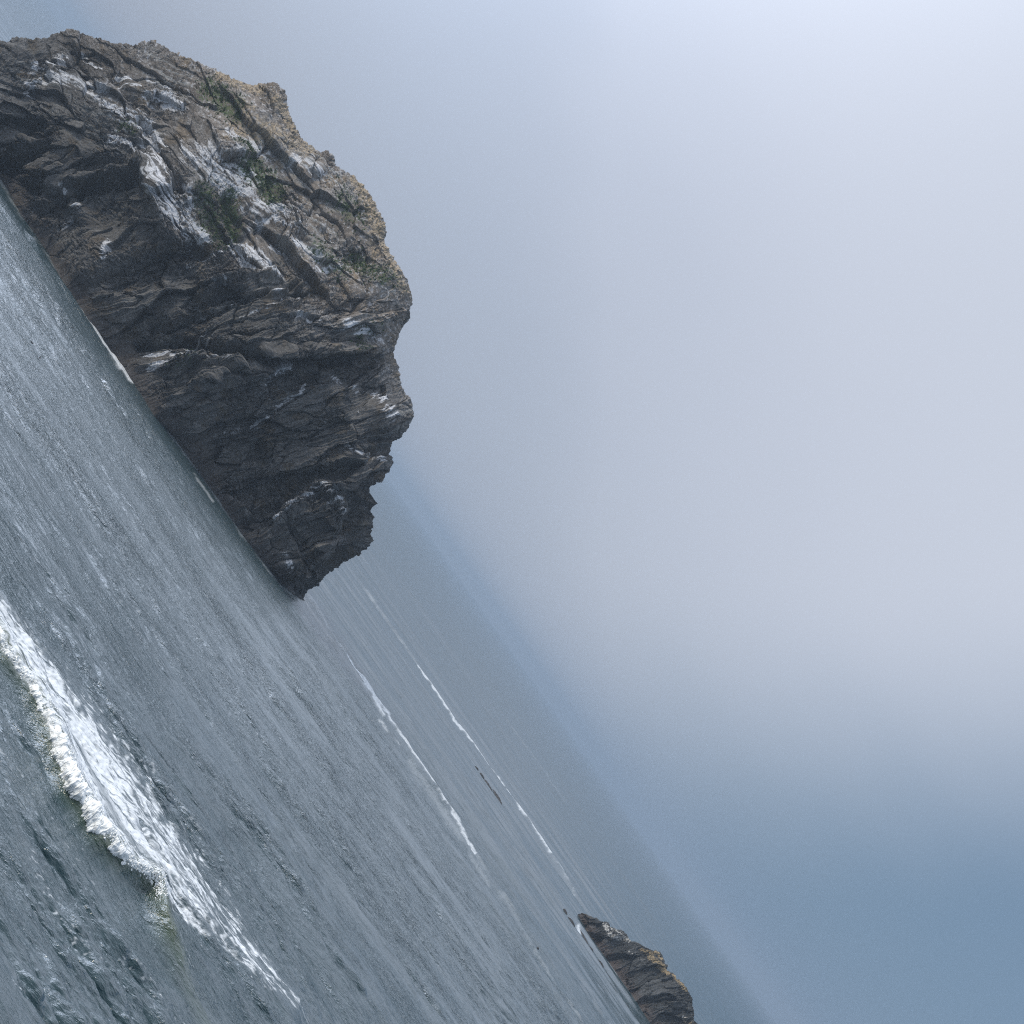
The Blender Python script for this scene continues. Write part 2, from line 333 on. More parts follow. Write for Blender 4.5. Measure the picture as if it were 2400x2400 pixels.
# ------------------------------------------------------------------ whitewater roller on the breaking crest
def foam_material():
    m, t, b = material('whitewater')
    b.inputs['Base Color'].default_value = (.70, .73, .73, 1); b.inputs['Roughness'].default_value = .9
    b.inputs['Subsurface Weight'].default_value = 0.0
    g = t.nodes.new('ShaderNodeTexCoord'); n = t.nodes.new('ShaderNodeTexNoise'); n.inputs['Scale'].default_value = 5; n.inputs['Detail'].default_value = 5
    t.links.new(g.outputs['Object'], n.inputs[0]); bp = t.nodes.new('ShaderNodeBump'); bp.inputs['Distance'].default_value = .12; bp.inputs['Strength'].default_value = .8
    t.links.new(n.outputs[0], bp.inputs['Height']); t.links.new(bp.outputs[0], b.inputs['Normal'])
    return m
FOAM = foam_material()
def build_roller():
    nx, na = 2600, 44
    x0, x1 = -44, 9.6
    xs = np.linspace(x0, x1, nx); a = np.linspace(0, 2*np.pi, na)
    Xg, Ag = np.meshgrid(xs, a, indexing='ij')
    amp = amp_cr(Xg); thick = sstep(-44, -20, Xg)*.35+.35+.3*np.exp(-((Xg+2)/6)**2); thick *= 1-sstep(6.5, 9.6, Xg)*.85
    ry = 1.35*thick+.2; rz = 1.12*thick; ry *= 1+.4*fbm(Xg*.3, Xg*0+2, 3, 127); rz *= 1+.3*fbm(Xg*.5, Xg*0+7, 2, 129)
    base = 1+.30*fbm(Xg*1.1, Ag*1.0, 2, 120)
    bil = sum(np.abs(pn(Xg*2.2*2.1**i, Ag*1.7*2.1**i+i, 122+i))*.68**i for i in range(5))
    low = .5-.5*np.sin(Ag)           # underside / front
    rr = base*.82+.17*bil*(.7+.6*low)
    cy = crest_y(Xg)-.22-.3*fbm(Xg*.25, Xg*0, 2, 125); cz = np.maximum(amp, .25)*(.66+.12*pn(Xg*.4, Xg*0, 128))
    y = cy+np.cos(Ag)*ry*rr; z = cz+np.sin(Ag)*rz*rr
    P = np.stack([Xg+.12*pn(Xg*3, Ag*2, 126), y, z], -1)
    me = grid_mesh('whitewater', P, FOAM, True)
    o = add('breaking_wave', me, 'white tumbling foam along the crest of the nearest breaking wave', 'wave foam', kind='stuff')
    # spray clots thrown around the lip
    rs = np.random.RandomState(3); V = []; Fc = []
    ico = np.array([(1, 0, 0), (-1, 0, 0), (0, 1, 0), (0, -1, 0), (0, 0, 1), (0, 0, -1)], float)
    fi = [(0, 2, 4), (2, 1, 4), (1, 3, 4), (3, 0, 4), (2, 0, 5), (1, 2, 5), (3, 1, 5), (0, 3, 5)]
    for i in range(16000):
        x = rs.uniform(-42, 10); am = float(amp_cr(x))
        if am < .2: continue
        t = abs(rs.normal(0, .45)); cyy = float(crest_y(x)); aa = rs.uniform(1.3, 5.2)
        p = np.array([x, cyy-.35+math.cos(aa)*(.72+rs.normal(0, .13)), am*.68+math.sin(aa)*(.58+rs.normal(0, .10))])
        if rs.rand() < .08: p = np.array([x, cyy-1.0-t*.9, max(.1, am*.72-t*1.0+rs.normal(0, .12))])
        if rs.rand() < .12: p = np.array([x, cyy+rs.normal(.2, .6), am*.95+abs(rs.normal(0, .22))])
        s_ = rs.uniform(.03, .13); k = len(V)
        for q in ico: V.append(p+q*s_*rs.uniform(.6, 1.5, 3))
        Fc += [tuple(k+j for j in f) for f in fi]
    add('spray', tri_mesh('spray', V, Fc, FOAM), parent=o)
build_roller()

# ------------------------------------------------------------------ rocks
def resample(pts, n):
    p = np.array(pts, float); d = np.concatenate([[0], np.cumsum(np.hypot(*np.diff(p, axis=0).T))])
    s_ = np.linspace(0, d[-1], n); return np.interp(s_, d, p[:, 0]), np.interp(s_, d, p[:, 1])
ORI = [(-18, [((560, 900), 260), ((700, 1150), 200), ((350, 760), 120), ((1450, 2300), 200)]),
       (24, [((150, 180), 170), ((360, 220), 110)]),
       (48, [((520, 400), 150), ((650, 520), 130), ((820, 500), 150)]),
       (-30, [((120, 480), 130), ((250, 520), 90), ((60, 360), 70)])]
def rock_relief(px, py, k=1.0):
    ws = []
    for ang, cs in ORI:
        wv = 1e-3+0*px
        for (cx, cy), rd in cs: wv = wv+np.exp(-((px-cx)**2+(py-cy)**2)/rd**2)
        ws.append(wv**3)
    tot = sum(ws); h = 0; crack = 0; tone = 0; vein = 0; streak = 0
    rough = .18+.95*sstep(-.25, .35, fbm(px*.009/k, py*.009/k, 3, 360)); ckm = sstep(-.1, .45, fbm(px*.02/k+3, py*.02/k, 3, 361))
    wx = px+9*fbm(px*.012, py*.012, 3, 30)+.8*fbm(px*.06, py*.06, 2, 33); wy = py+9*fbm(px*.012+5, py*.012, 3, 31)+.8*fbm(px*.06+7, py*.06, 2, 34)
    for i, ((ang, _), wv) in enumerate(zip(ORI, ws)):
        wv = (wv/tot).astype('f4'); c, s_ = math.cos(R(ang)), math.sin(R(ang))
        a = wx*c+wy*s_; b = -wx*s_+wy*c
        hh = 0; ck = 0; tn = 0
        for (sa, sb, am, cw) in ((230, 85, 3.8, .03), (95, 34, 2.0, .035), (30, 17, .60, .06), (13, 9, .22, .10)):
            f, e, cid = facet(a/(sa*k), b/(sb*k), 200+i*10+int(sa), 1.3)
            rg = 1 if sa > 60 else rough
            hh = hh+am*f*rg; ck = ck+am*.30*np.exp(-(e/cw)**2)*rg*(.15+.85*ckm); tn = tn+(cid-.5)*(1 if sa > 60 else .8)
        h = h+wv*(hh-ck); crack = crack+wv*ck; tone = tone+wv*tn
        # thin bedding: long straight ledges
        l = ridged(a/(260*k), b/(13*k), 3, 300+i); h = h+wv*.42*(l-.6)*(1.7 if ang == -18 else .5)
        vein = vein+wv*sstep(.18, .62, fbm(a/(170*k), b/(7*k), 4, 340+i, .6)); streak = streak+wv*fbm(a/(55*k), b/(9*k), 4, 345+i, .65)
        tone = tone+wv*(1.3 if ang == -18 else .6)*pn(a/(190*k), b/(9*k), 330+i)
    h = h+.32*rough*fbm(px*.12/k, py*.12/k, 4, 350, .6)
    return h, crack, tone, vein, streak
def build_rock(sil, base, nu, nv, y_back, gfun, recess, colour, name, k=1.0, amp=1.0):
    sx, sy = resample(sil, nu); bx, by = resample(base, nu)
    nb = 50; fr = np.linspace(0, 1, nv)[:, None]
    px = sx+(bx-sx)*fr; py = sy+(by-sy)*fr
    X, Y = unrot(px, py); bX, bY = unrot(bx, by); yb = sea_y(bX, bY)
    y = yb+(y_back(sx, sy, np.linspace(0, 1, nu), yb)-yb)*gfun(fr, np.linspace(0, 1, nu)[None, :])
    x, z = place(X, Y, y)
    # back side, going down behind the ridge, in world space
    wv = np.linspace(1, 0, nb, endpoint=False)[:, None]; x0, y0, z0 = x[0], y[0], z[0]
    Dp = np.maximum(12, z0*.75)*1.0
    xb = x0+(x0.mean()-x0)*.12*wv; ybk = y0+Dp*wv**1.0; zb = z0-(z0+6)*(wv**1.7)
    pxb = sx+(sx-bx)/np.hypot(sx-bx, sy-by).clip(1)*wv*300*k; pyb = sy+(sy-by)/np.hypot(sx-bx, sy-by).clip(1)*wv*300*k
    # skirt below the water line
    ns = 4; sk = np.linspace(.25, 1, ns)[:, None]
    xs, ys_, zs = x[-1]+0*sk, y[-1]-1.0*sk, z[-1]-5*sk
    P = np.stack([np.concatenate([xb, x, xs]), np.concatenate([ybk, y, ys_]), np.concatenate([zb, z, zs])], -1)
    pxa = np.concatenate([pxb, px, px[-1]+(bx-sx)/60*sk]); pya = np.concatenate([pyb, py, py[-1]+(by-sy)/60*sk])
    h, crack, tone, vein, streak = rock_relief(pxa, pya, k); h = h*amp
    h = h+recess(pxa, pya)
    row = np.arange(P.shape[0]); f0 = np.concatenate([0*wv[:, 0], fr[:, 0], 1+0*sk[:, 0]])
    damp = 1-.75*sstep(.90, 1.0, f0)[:, None]          # keep the water line where it is
    edge = np.minimum(1, .28+.72*sstep(0, .12, np.abs(f0)+np.where(row < nb, (nb-row)/nb, 0)))[:, None]
    du = np.gradient(P, axis=1); dv = np.gradient(P, axis=0); n = np.cross(du, dv); n /= np.linalg.norm(n, axis=-1, keepdims=True)+1e-9
    mid = n[nb+nv//2, nu//2]
    if mid[1] > 0: n = -n
    # smooth the direction field so the relief does not tear
    for _ in range(12):
        n = (n+np.roll(n, 1, 0)+np.roll(n, -1, 0)+np.roll(n, 1, 1)+np.roll(n, -1, 1))/5
    n /= np.linalg.norm(n, axis=-1, keepdims=True)+1e-9
    jag = (.55*fbm(pxa*.11/k, pya*.11/k, 4, 370, .6)+.5*facet(pxa/(16*k), pya/(16*k), 371)[0])*k**.5
    Pd = P+n*((h*edge+jag*(1-edge))*damp)[..., None]
    du = np.gradient(Pd, axis=1); dv = np.gradient(Pd, axis=0); nn = np.cross(du, dv); nn /= np.linalg.norm(nn, axis=-1, keepdims=True)+1e-9
    if nn[nb+nv//2, nu//2, 1] > 0: nn = -nn
    col = colour(pxa, pya, Pd, nn, tone, vein, streak)
    me = grid_mesh(name, Pd, ROCK, False, cols={'albedo': col})
    return me, Pd, nn, pxa, pya

c1 = lambda L: [(a/1.932, b/1.932) for a, b in L]
c2 = lambda L: [(a/1.932, b/1.932+700) for a, b in L]
SIL = [(-160, 265), (-90, 190), (-35, 125)]+c1([(0, 200), (60, 172), (125, 170), (160, 178), (225, 165), (265, 155), (320, 143), (385, 150), (440, 170), (520, 190), (580, 192), (625, 193), (640, 180), (685, 173), (720, 190), (800, 230), (870, 262), (930, 300), (990, 325), (1050, 350), (1100, 375), (1150, 388), (1200, 383), (1245, 382), (1280, 405), (1293, 440), (1290, 480), (1300, 520), (1340, 575), (1355, 620), (1385, 650), (1430, 685), (1450, 690), (1475, 685), (1515, 705), (1520, 745), (1560, 775), (1610, 800), (1650, 850), (1680, 900), (1715, 950), (1740, 1010), (1738, 1050), (1725, 1080), (1745, 1130), (1780, 1190), (1820, 1250), (1838, 1320), (1842, 1390)])+\
    c2([(1830, 80), (1800, 170), (1770, 240), (1785, 290), (1800, 330), (1820, 400), (1850, 450), (1872, 530), (1850, 580), (1800, 640), (1770, 650), (1765, 720), (1755, 790), (1735, 830), (1700, 860), (1690, 862), (1700, 885), (1735, 915), (1725, 945), (1705, 955), (1700, 1000), (1705, 1060), (1715, 1100), (1700, 1130), (1650, 1180), (1580, 1215), (1500, 1280), (1450, 1310), (1400, 1325), (1388, 1340), (1378, 1385)])
BASE = [(-160, 268), (-80, 330), (0, 420), (52, 505), (116, 596), (160, 676), (207, 747), (259, 819), (311, 897), (362, 974), (414, 1036), (466, 1104), (518, 1176), (569, 1254), (621, 1321), (673, 1383), (713, 1418)]
def yback_big(sx, sy, u, yb):
    X, Y = unrot(sx, sy); zh = np.clip((Y+530)/680, 0, 1)
    return yb+4+44*zh**.8*(1-.55*sstep(.66, .95, u))
def g_big(f, u):
    # sloping shoulder above, cliff below
    br = .50-.25*sstep(.5, .8, u)
    top = 1-.80*(f/br)**.8
    cl = .20*(1-(f-br)/(1-br))
    return np.where(f < br, np.clip(top, .2, 1), cl)+0
RECESS = [([(0, 292), (95, 290)], 11, -3.5), ([(15, 388), (110, 342)], 13, -5.5), ([(0, 330), (60, 330)], 10, 1.5), ([(185, 452), (255, 432), (330, 416)], 9, -4.5), ([(250, 500), (290, 560)], 45, -2.2),
          ([(40, 420), (150, 475)], 10, -2.5), ([(85, 500), (150, 500)], 14, -2), ([(345, 405), (372, 470), (398, 560)], 22, 2.8), ([(170, 490), (195, 505)], 16, 2.2), ([(160, 430), (330, 395)], 9, 2.0),
          ([(400, 580), (470, 590)], 16, -3.5), ([(270, 640), (380, 625), (430, 640)], 30, -3.0), ([(470, 680), (560, 640), (700, 668)], 10, 2.6), ([(440, 720), (560, 680)], 8, -2.4), ([(350, 760), (480, 735), (620, 690)], 9, -2.2), ([(400, 745), (700, 680)], 5, 1.6),
          ([(320, 800), (430, 790), (520, 822), (650, 850), (760, 852), (885, 842)], 9, -4.5), ([(520, 800), (650, 826), (880, 815)], 14, 2.5), ([(330, 850), (520, 840), (640, 872)], 14, 1.8),
          ([(520, 1060), (590, 1055)], 26, -2.5), ([(560, 1240), (640, 1190)], 18, -2), ([(650, 1210), (745, 1135), (790, 1150)], 15, 2.6), ([(840, 1170), (828, 1230), (790, 1260)], 14, -1.5), ([(860, 1270), (830, 1310), (760, 1350)], 40, -2),
          ([(880, 960), (905, 985)], 30, 2.5), ([(760, 375), (735, 400)], 18, 1.6), ([(645, 215), (655, 235)], 16, 1.2), ([(748, 515), (752, 530)], 12, 1.6), ([(812, 570), (830, 590)], 12, 1.4), ([(700, 560), (770, 640)], 10, -1.4),
          ([(640, 620), (690, 690)], 8, -1.6), ([(560, 360), (590, 440)], 22, 1.6), ([(530, 470), (560, 560)], 12, -1.8), ([(600, 480), (680, 520)], 25, 1.6), ([(550, 580), (640, 640)], 14, 1.5), ([(330, 290), (380, 370), (430, 430)], 8, -1.8), ([(260, 170), (310, 250)], 12, -1.5), ([(70, 90), (110, 200)], 10, -1.6), ([(150, 90), (200, 180)], 10, -1.3)]
def rec_big(px, py):
    h = 0*px; wx = px+5*fbm(px*.03, py*.03, 3, 40); wy = py+5*fbm(px*.03+4, py*.03, 3, 41)
    for pts, wd, am in RECESS: h = h+am*1.15*np.exp(-(seg(wx, wy, pts)/(wd*1.15))**3)
    # the dark prow falls away behind a sharp edge
    ex = (px-805)*.93+(py-1230)*.36
    h = h-3.6*sstep(0, 9, ex+3*fbm(px*.05, py*.05, 2, 42))*sstep(1120, 1150, py)
    return h
WHITE = [([(262, 172), (300, 173), (345, 198), (400, 228)], 3.2, 1.2, .1), ([(270, 190), (330, 195), (372, 215)], 2.6, 1.0, .1), ([(340, 226), (385, 228), (430, 250)], 5, 1.25, .1), ([(350, 172), (375, 180), (405, 190)], 3.5, .9, .1), ([(350, 240), (425, 253)], 4, .9, .1),
         ([(60, 210), (150, 195), (190, 205), (240, 225), (268, 262)], 13, .75, .5), ([(120, 180), (155, 190)], 9, .7, .6), ([(150, 150), (70, 165)], 12, .45, .6), ([(190, 120), (235, 150)], 6, .4, .4),
         ([(295, 270), (345, 300), (375, 350)], 17, .75, .5), ([(270, 330), (330, 350), (390, 400)], 20, .55, .5), ([(430, 350), (500, 420)], 16, .6, .5), ([(481, 357), (530, 385), (585, 425)], 23, 1.15, .3), ([(500, 420), (570, 450)], 18, 1.0, .3), ([(540, 312), (590, 330), (628, 362)], 9, 1.1, .2),
         ([(383, 470), (430, 520), (466, 549)], 27, .85, .5), ([(350, 420), (400, 450), (440, 430)], 16, .6, .5), ([(450, 460), (465, 540)], 12, .8, .5), ([(575, 490), (630, 490), (688, 500)], 16, .7, .3), ([(585, 530), (640, 520), (688, 540)], 8, .95, .3), ([(610, 480), (660, 485)], 8, .9, .2),
         ([(688, 569), (715, 582), (742, 602)], 9, 1.2, .2), ([(640, 570), (690, 580)], 10, .5, .4), ([(549, 575), (600, 600), (650, 645)], 14, 1.2, .3), ([(560, 600), (610, 640)], 10, .7, .4), ([(735, 637), (790, 628)], 7, 1.0, .3), ([(690, 380), (740, 420)], 14, .45, .6),
         ([(336, 824), (404, 817)], 6, .9, .35), ([(352, 862), (400, 850), (440, 835)], 8, .7, .3), ([(440, 830), (540, 845)], 8, .35, .4), ([(631, 897), (694, 862)], 8, .7, .4), ([(663, 943), (700, 925), (719, 897)], 3.2, 1.1, .2), ([(600, 995), (663, 943)], 4, .8, .3), ([(530, 1015), (600, 1000)], 6, .45, .4),
         ([(642, 1212), (700, 1175), (748, 1138)], 6, .75, .35), ([(755, 1140), (800, 1180), (815, 1200)], 16, .38, .5), ([(176, 490), (186, 500)], 9, 1.1, .3), ([(176, 500), (148, 545)], 10, .5, .4), ([(250, 560), (245, 605)], 6, .7, .5), ([(144, 437), (155, 455)], 5, .9, .3), ([(90, 375), (60, 400)], 4, .4, .5),
         ([(880, 940), (905, 980)], 14, .6, .4), ([(815, 1045), (860, 1075), (890, 1078)], 7, .65, .4), ([(670, 1300), (680, 1320)], 8, .45, .5), ([(430, 803), (487, 767)], 4, .7, .3), ([(470, 802), (497, 783)], 3.5, .6, .3), ([(560, 745), (714, 694)], 3.5, .5, .3), ([(400, 765), (520, 715), (660, 690)], 3, .35, .3), ([(660, 705), (714, 700)], 3, .5, .3),
         ([(690, 735), (750, 752)], 3, .8, .3), ([(800, 760), (880, 790)], 12, .4, .6), ([(440, 620), (520, 590)], 5, .4, .4), ([(480, 655), (530, 660)], 4, .5, .4), ([(780, 880), (830, 920)], 6, .4, .5), ([(720, 200), (640, 320)], 1, 0, 0)]
TAN = [([(515, 175), (560, 200), (610, 212)], 14, .9), ([(640, 235), (665, 265), (690, 310)], 12, .95), ([(560, 290), (640, 320), (725, 358)], 26, .75), ([(835, 425), (875, 500), (892, 560)], 16, 1.0), ([(895, 575), (925, 640), (940, 680)], 11, .9), ([(850, 540), (880, 600)], 14, .5), ([(540, 240), (590, 265)], 12, .6), ([(40, 150), (120, 190)], 30, .12)]  # tan ridge tops; the warm sunlight there is painted into the albedo
GREEN = [([(485, 205), (550, 254)], 22, .85), ([(590, 385), (640, 450)], 30, .9), ([(538, 460), (550, 545)], 15, 1.1), ([(480, 445), (520, 560)], 26, .6), ([(800, 470), (835, 510)], 26, .55), ([(825, 610), (905, 655)], 20, .7), ([(560, 340), (640, 400)], 16, .6), ([(740, 580), (800, 640)], 20, .5), ([(285, 300), (310, 312)], 12, .6), ([(870, 760), (830, 810)], 16, .35), ([(400, 860), (460, 850)], 14, .35)]
def col_big(px, py, P, n, tone, vein, streak):
    def L3(c): return np.array(c, float)[None, None, :]
    X, Y = unrot(px, py)
    n1 = fbm(px*.01, py*.01, 4, 50)[..., None]; n2 = fbm(px*.05, py*.05, 4, 51)[..., None]; fn = fbm(px*.16, py*.16, 4, 52, .7)[..., None]
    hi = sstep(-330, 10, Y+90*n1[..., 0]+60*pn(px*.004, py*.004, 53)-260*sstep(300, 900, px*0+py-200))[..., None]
    low = L3((.064, .063, .061)); up = L3((.128, .112, .096)); grey = L3((.165, .165, .165))  # dark slate low tone, with the shade of the lower rock put into it
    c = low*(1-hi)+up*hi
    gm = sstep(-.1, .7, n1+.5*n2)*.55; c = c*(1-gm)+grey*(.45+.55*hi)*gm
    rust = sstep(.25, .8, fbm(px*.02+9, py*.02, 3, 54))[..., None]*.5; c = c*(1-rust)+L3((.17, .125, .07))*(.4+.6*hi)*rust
    c = c*np.clip(1+.30*tone[..., None]+.25*n2+.34*fn, .3, 2.2)
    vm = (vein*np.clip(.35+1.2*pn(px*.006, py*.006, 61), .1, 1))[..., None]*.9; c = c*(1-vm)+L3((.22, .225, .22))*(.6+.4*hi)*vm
    def mk(L, thr=True):
        m = 0*px; wx = px+2.5*fbm(px*.06, py*.06, 3, 55); wy = py+2.5*fbm(px*.06+3, py*.06, 3, 56)
        for it in L:
            pts, wd, st = it[:3]; b = stroke(wx, wy, pts, wd*1.25)*st
            if len(it) > 3:
                b = b*(1-it[3])+it[3]*b*np.clip(1.0+2.3*sp_, 0, 2.2)
            m = np.maximum(m, b)
        return m
    sp_ = .9*streak+.25*fn[..., 0]
    wmk = mk(WHITE); upf = np.clip(.45+.75*n[..., 2]+.15, .25, 1.15)
    # scattered droppings on ledges
    sc2 = sstep(.55, .95, fbm(px*.11, py*.11, 3, 58, .7)+.35*n[..., 2]+.35*pn(px*.012, py*.012, 59))*.5*hi[..., 0]
    wmk = np.clip(sstep(.22, .85, wmk*(.95+.9*streak+.35*fn[..., 0]+.15*tone)*upf**.3)+sc2, 0, 1)[..., None]
    c = c*(1-wmk*.9)+L3((.48, .50, .53))*wmk*.9
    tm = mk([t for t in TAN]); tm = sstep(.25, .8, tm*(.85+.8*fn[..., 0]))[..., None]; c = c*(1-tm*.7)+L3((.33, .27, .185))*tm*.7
    gm = mk(GREEN); gm = sstep(.35, .8, gm*(.85+1.1*fn[..., 0]+.5*n2[..., 0]))[..., None]; c = c*(1-gm*.85)+L3((.045, .075, .022))*gm*.85
    wet = (1-sstep(1.0, 6.5, P[..., 2]+1.6*n2[..., 0]))[..., None]; c = c*(1-wet*.6)+L3((.040, .034, .033))*wet*.6
    return np.clip(c, .01, .85)
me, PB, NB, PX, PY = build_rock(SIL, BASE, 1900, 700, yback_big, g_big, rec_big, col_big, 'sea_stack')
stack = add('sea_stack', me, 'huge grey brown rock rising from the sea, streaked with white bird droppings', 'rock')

# tufts of grass on the shoulder of the big rock
def grass_material():
    m, t, b = material('cliff_grass'); b.inputs['Base Color'].default_value = (.05, .085, .022, 1); b.inputs['Roughness'].default_value = .8
    return m
GRASS = grass_material()
def build_grass():
    rs = np.random.RandomState(9); m = 0*PX
    for pts, wd, st in GREEN: m = np.maximum(m, stroke(PX, PY, pts, wd)*st)
    m = m*(NB[..., 2] > .05)*(fbm(PX*.07, PY*.07, 3, 130) > .0); m[:54] = 0
    pr = (m/m.sum()).ravel(); ids = rs.choice(pr.size, 2600, p=pr); P = PB.reshape(-1, 3); n = NB.reshape(-1, 3); V = []; Fc = []
    for i in ids:
        p = P[i]-n[i]*.05; s_ = rs.uniform(.25, .6)
        for _ in range(5):
            a = rs.uniform(0, 6.28); d = np.array([math.cos(a)*.6, math.sin(a)*.6, rs.uniform(.5, 1.1)])+n[i]*.4
            t = np.array([-math.sin(a), math.cos(a), 0])*.10*s_*2; o = p+rs.normal(0, .15, 3)*s_; k = len(V)
            V += [o-t, o+t, o+d*s_*.6+t*.6, o+d*s_]; Fc += [(k, k+1, k+2), (k, k+2, k+3)]
    g = add('grass', tri_mesh('grass', V, Fc, GRASS), 'green tufts growing on the shoulder of the rock', kind='stuff', parent=stack)
build_grass()

c5 = lambda L: [(a/3.22+1200, b/3.22+2000) for a, b in L]
SIL2 = c5([(498, 458), (520, 450), (560, 465), (610, 490), (660, 515), (720, 530), (740, 560), (780, 580), (860, 615), (885, 660), (940, 680), (1000, 705), (1060, 735), (1090, 740), (1120, 775), (1133, 800), (1130, 830), (1150, 860), (1190, 890), (1220, 920), (1270, 970), (1310, 1000), (1340, 1050), (1360, 1100), (1355, 1150), (1370, 1190), (1380, 1230), (1375, 1255), (1400, 1288), (1470, 1380), (1500, 1500), (1560, 1600), (1590, 1700), (1650, 1850), (1650, 2000), (1600, 2120)])
BASE2 = c5([(498, 460), (540, 545), (600, 640), (640, 700), (700, 780), (770, 890), (830, 980), (900, 1080), (960, 1180), (1000, 1240), (1035, 1288), (1150, 1450), (1300, 1680), (1420, 1860), (1600, 2124)])
def yback_small(sx, sy, u, yb):
    X, Y = unrot(sx, sy); return yb+1+20*np.clip((Y+430)/110, 0, 1)*sstep(0, .1, u)*(1-sstep(.9, 1, u))
def col_small(px, py, P, n, tone, vein, streak):
    def L3(c): return np.array(c, float)[None, None, :]
    fn = fbm(px*.2, py*.2, 4, 152, .7); n2 = fbm(px*.05, py*.05, 3, 151)
    c = L3((.036, .038, .038))*np.clip(1+.3*tone[..., None]+.35*fn[..., None], .4, 2)
    def st(L):
        m = 0*px
        for pts, wd, s_ in L: m = np.maximum(m, stroke(px+1.5*fn, py, c5(pts), wd)*s_)
        return m
    tm = sstep(.25, .75, st([([(1040, 790), (1090, 830), (1180, 890)], 7, 1.2), ([(1190, 890), (1320, 1030)], 5, 1.0), ([(980, 730), (1060, 760)], 6, .8), ([(1080, 745), (1125, 800)], 6, .8), ([(1310, 1240), (1380, 1288)], 5, .6)])*(.9+.8*fn))[..., None]
    c = c*(1-tm*.9)+L3((.30, .235, .14))*tm*.8
    wm_ = sstep(.35, .85, st([([(700, 540), (740, 620), (880, 660)], 6, 1.0), ([(720, 545), (860, 640)], 6, .7), ([(880, 750), (1000, 810)], 6, .45), ([(1300, 1230), (1370, 1260)], 4, .7)])*(.8+1.3*fn))[..., None]
    c = c*(1-wm_*.8)+L3((.42, .42, .40))*wm_*.8
    wet = (1-sstep(1, 5, P[..., 2]+1*n2))[..., None]; c = c*(1-wet*.6)+L3((.055, .038, .030))*wet*.6
    return np.clip(c, .01, .8)
me2, *_ = build_rock(SIL2, BASE2, 800, 200, yback_small, lambda f, u: (1-f)**.8, lambda px, py: 0*px, col_small, 'islet', k=.45, amp=.6)
add('rocky_islet', me2, 'low dark pointed islet with tan topped crest, cut by the bottom edge', 'rock')

# ------------------------------------------------------------------ low reefs awash
def col_reef(seed):
    def f(P): return np.clip(np.array((.035, .034, .034))[None, None]*(1+.4*fbm(P[..., 0]*1.3, P[..., 2]*2+P[..., 1], 3, seed)[..., None]), .012, .1)
    return f
def reef(p0, p1, wd, ht, label, seed, group='low dark rocks awash'):
    a = np.array(sea_pt(*p0)); b = np.array(sea_pt(*p1)); L = np.linalg.norm(b-a)+wd*.5; c = (a+b)/2; d = (b-a)/(np.linalg.norm(b-a)+1e-6); nr = np.array([-d[1], d[0]])
    nu, nv = 160, 40; u = np.linspace(0, 2*np.pi, nu); v = np.linspace(0, 1, nv)
    U, Vv = np.meshgrid(u, v); rr = Vv*(1+.28*fbm(np.cos(U)*1.5+seed, np.sin(U)*1.5, 3, seed))
    lx = rr*np.cos(U)*L/2; ly = rr*np.sin(U)*wd/2
    hz = .42*ht*(1-Vv**2.2)*(.8+.7*fbm(lx*.55+seed, ly*.8, 4, seed+1)+.35*facet(lx*1.1, ly*1.4, seed+2)[0])-.5*Vv**3
    P = np.stack([d[0]*lx+nr[0]*ly, d[1]*lx+nr[1]*ly, hz], -1)
    me = grid_mesh('reef', P, ROCK, False, cols={'albedo': col_reef(seed)(P)})
    add('reef_rock', me, label, 'reef', group, loc=(c[0], c[1], 0))
reef((1156, 1850), (1176, 1883), 3, .9, 'largest dark wedge of reef between the two far foam lines', 401)
reef((1139, 1829), (1152, 1849), 2.2, .55, 'thin dark reef sliver joined behind the largest wedge between the foam lines', 411)
reef((1127, 1811), (1135, 1823), 1.8, .45, 'tiny dark reef sliver at the far end of the line between the foam lines', 421)
reef((1116, 1796), (1122, 1805), 1.4, .35, 'faint speck of reef leading the chain between the two far foam lines', 426)
reef((1323, 2130), (1330, 2141), 2.0, .5, 'small dark rock fragment awash just off the pointed tip of the islet', 431)
reef((1335, 2150), (1347, 2168), 2.4, .55, 'short broken reef strip awash beside the pointed tip of the islet', 441)
reef((1356, 2174), (1380, 2213), 2.2, .5, 'long thin reef strip running beside the front of the islet', 451)
reef((1344, 2171), (1352, 2184), 2.0, .4, 'little reef scrap seaward of the long thin strip by the islet', 456)
reef((1382, 2217), (1391, 2229), 2.2, .45, 'small dark reef piece between the long thin strip and the round knob', 461)
reef((1404, 2253), (1412, 2264), 4.0, 1.3, 'round black knob of rock standing off the islet', 471)
reef((1415, 2271), (1437, 2304), 2.6, .65, 'narrow dark reef trailing from the round black knob', 481)
reef((1440, 2308), (1455, 2335), 2.4, .45, 'thin reef sliver in the middle of the chain below the islet shore', 486)
reef((1453, 2336), (1476, 2366), 4.5, .7, 'broad dark reef patch near the bottom edge below the islet', 491)
reef((1478, 2370), (1500, 2405), 3.0, .6, 'last dark reef strip cut off by the bottom edge beside the islet', 496)
reef((1261, 2221), (1263, 2224), 1.0, .5, 'lone tiny dark rock awash in the faint foam band', 501)
reef((1308, 2331), (1311, 2336), 1.4, .6, 'upper one of two tiny dark rocks near the bottom edge', 506)
reef((1316, 2347), (1319, 2352), 1.4, .6, 'lower one of two tiny dark rocks near the bottom edge', 511)

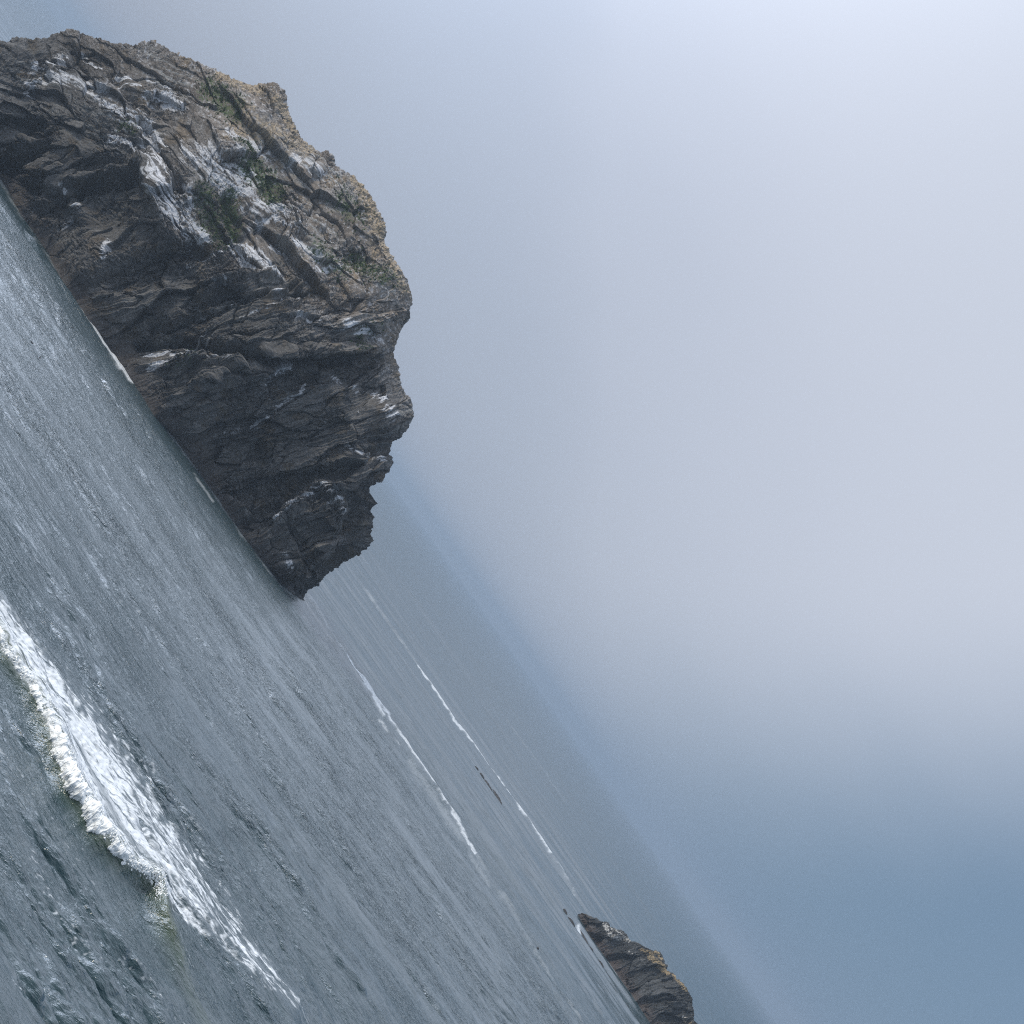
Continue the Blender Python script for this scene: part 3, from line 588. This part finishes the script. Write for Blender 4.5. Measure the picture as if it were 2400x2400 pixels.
# ------------------------------------------------------------------ seabirds
def simple(name, c, r=.7):
    m, t, b = material(name); b.inputs['Base Color'].default_value = (*c, 1); b.inputs['Roughness'].default_value = r; return m
M_BLACK = simple('black_plumage', (.02, .02, .022)); M_WHITE = simple('white_plumage', (.8, .8, .78)); M_GREY = simple('grey_wing', (.35, .37, .40)); M_BILL = simple('bill', (.5, .32, .08), .4)
def loft(rings, n=12):
    V = []; Fc = []
    for (c, ry, rz) in rings:
        for i in range(n):
            a = 2*math.pi*i/n; V.append((c[0], c[1]+ry*math.cos(a), c[2]+rz*math.sin(a)))
    for k in range(len(rings)-1):
        for i in range(n): j = (i+1) % n; Fc.append((k*n+i, k*n+j, (k+1)*n+j, (k+1)*n+i))
    Fc.append(tuple(range(n))); Fc.append(tuple(range((len(rings)-1)*n, len(rings)*n))[::-1]); return V, Fc
def bird(loc, rz, size, body, wing, label, group, floating):
    rings = [((-.30, 0, .10), .02, .012), ((-.22, 0, .10), .06, .03), ((-.10, 0, .10), .10, .08), ((.04, 0, .11), .12, .11), ((.15, 0, .13), .10, .10), ((.20, 0, .20), .055, .06), ((.225, 0, .29), .035, .04), ((.24, 0, .36), .045, .05), ((.28, 0, .385), .035, .035), ((.31, 0, .38), .012, .012)]
    V, Fc = loft(rings); V = [(a*size, b*size, c*size-(.04 if floating else 0)) for a, b, c in V]
    o = add('seabird', tri_mesh('seabird', V, Fc, body, True), label, 'bird', group, loc=loc); o.rotation_euler.z = rz
    Vb, Fb = loft([((.305, 0, .38), .014, .014), ((.36, 0, .375), .008, .009), ((.40, 0, .365), .003, .003)], 8)
    add('bill', tri_mesh('bill', [(a*size, b*size, c*size-(.04 if floating else 0)) for a, b, c in Vb], Fb, M_BILL, True), parent=o)
    for s_ in (-1, 1):
        Vw, Fw = loft([((-.34, s_*.03, .14), .008, .01), ((-.15, s_*.09, .13), .03, .05), ((.02, s_*.115, .14), .03, .07), ((.12, s_*.10, .15), .01, .03)], 8)
        add('wing', tri_mesh('wing', [(a*size, b*size, c*size-(.04 if floating else 0)) for a, b, c in Vw], Fw, wing, True), parent=o)
    return o
for (p, lb, rz) in (((73, 805), 'dark seabird floating on the bright water, upper of the two', .4), ((91, 840), 'dark seabird floating on the bright water, lower of the two', 2.0)):
    x, y = sea_pt(*p); bird((x, y, .12), rz, 1.25, M_BLACK, M_BLACK, lb, 'dark seabirds floating', True)
fl = (PX-0)**2
for (p, lb, rz) in (((427, 154), 'white gull perched near the skyline above the grassy slope', .3), ((129, 336), 'white gull perched above the dark cave at the left edge', 2.8), ((391, 344), 'white gull perched in the middle of the white streaked slope', -.4), ((531, 461), 'white gull perched beside the brightest green grass strip', .2), ((838, 967), 'white gull perched low behind the tan knob of rock', 3.0)):
    # the surface point seen at that spot
    Xp, Yp = project(PB[..., 0], PB[..., 1], PB[..., 2]); qx = 1200+Xp*CR+Yp*SR; qy = 1200+Xp*SR-Yp*CR
    d = (qx-p[0])**2+(qy-p[1])**2; d[:52] = 1e9; i = np.unravel_index(np.argmin(d), d.shape); q = PB[i]
    bird((float(q[0]), float(q[1])-.12, float(q[2])), rz, 1.2, M_WHITE, M_GREY, lb, 'white gulls perched on the rock', False)

# ------------------------------------------------------------------ haze
def build_haze():
    m = bpy.data.materials.new('haze_air'); m.use_nodes = True; t = m.node_tree; t.nodes.clear()
    v = t.nodes.new('ShaderNodeVolumePrincipled'); v.inputs['Color'].default_value = (.325, .40, .485, 1); v.inputs['Density'].default_value = HAZE
    v.inputs['Anisotropy'].default_value = 0.2
    o = t.nodes.new('ShaderNodeOutputMaterial'); t.links.new(v.outputs[0], o.inputs['Volume'])
    S = 15500; V = [(x, y, z) for z in (-9, 125) for (x, y) in ((-S, -S), (S, -S), (S, S), (-S, S))]
    me = bpy.data.meshes.new('haze'); me.from_pydata(V, [], [(0, 3, 2, 1), (4, 5, 6, 7), (0, 1, 5, 4), (1, 2, 6, 5), (2, 3, 7, 6), (3, 0, 4, 7)]); me.materials.append(m)
    add('haze', me, kind='stuff')
HAZE = 0.00017
build_haze()
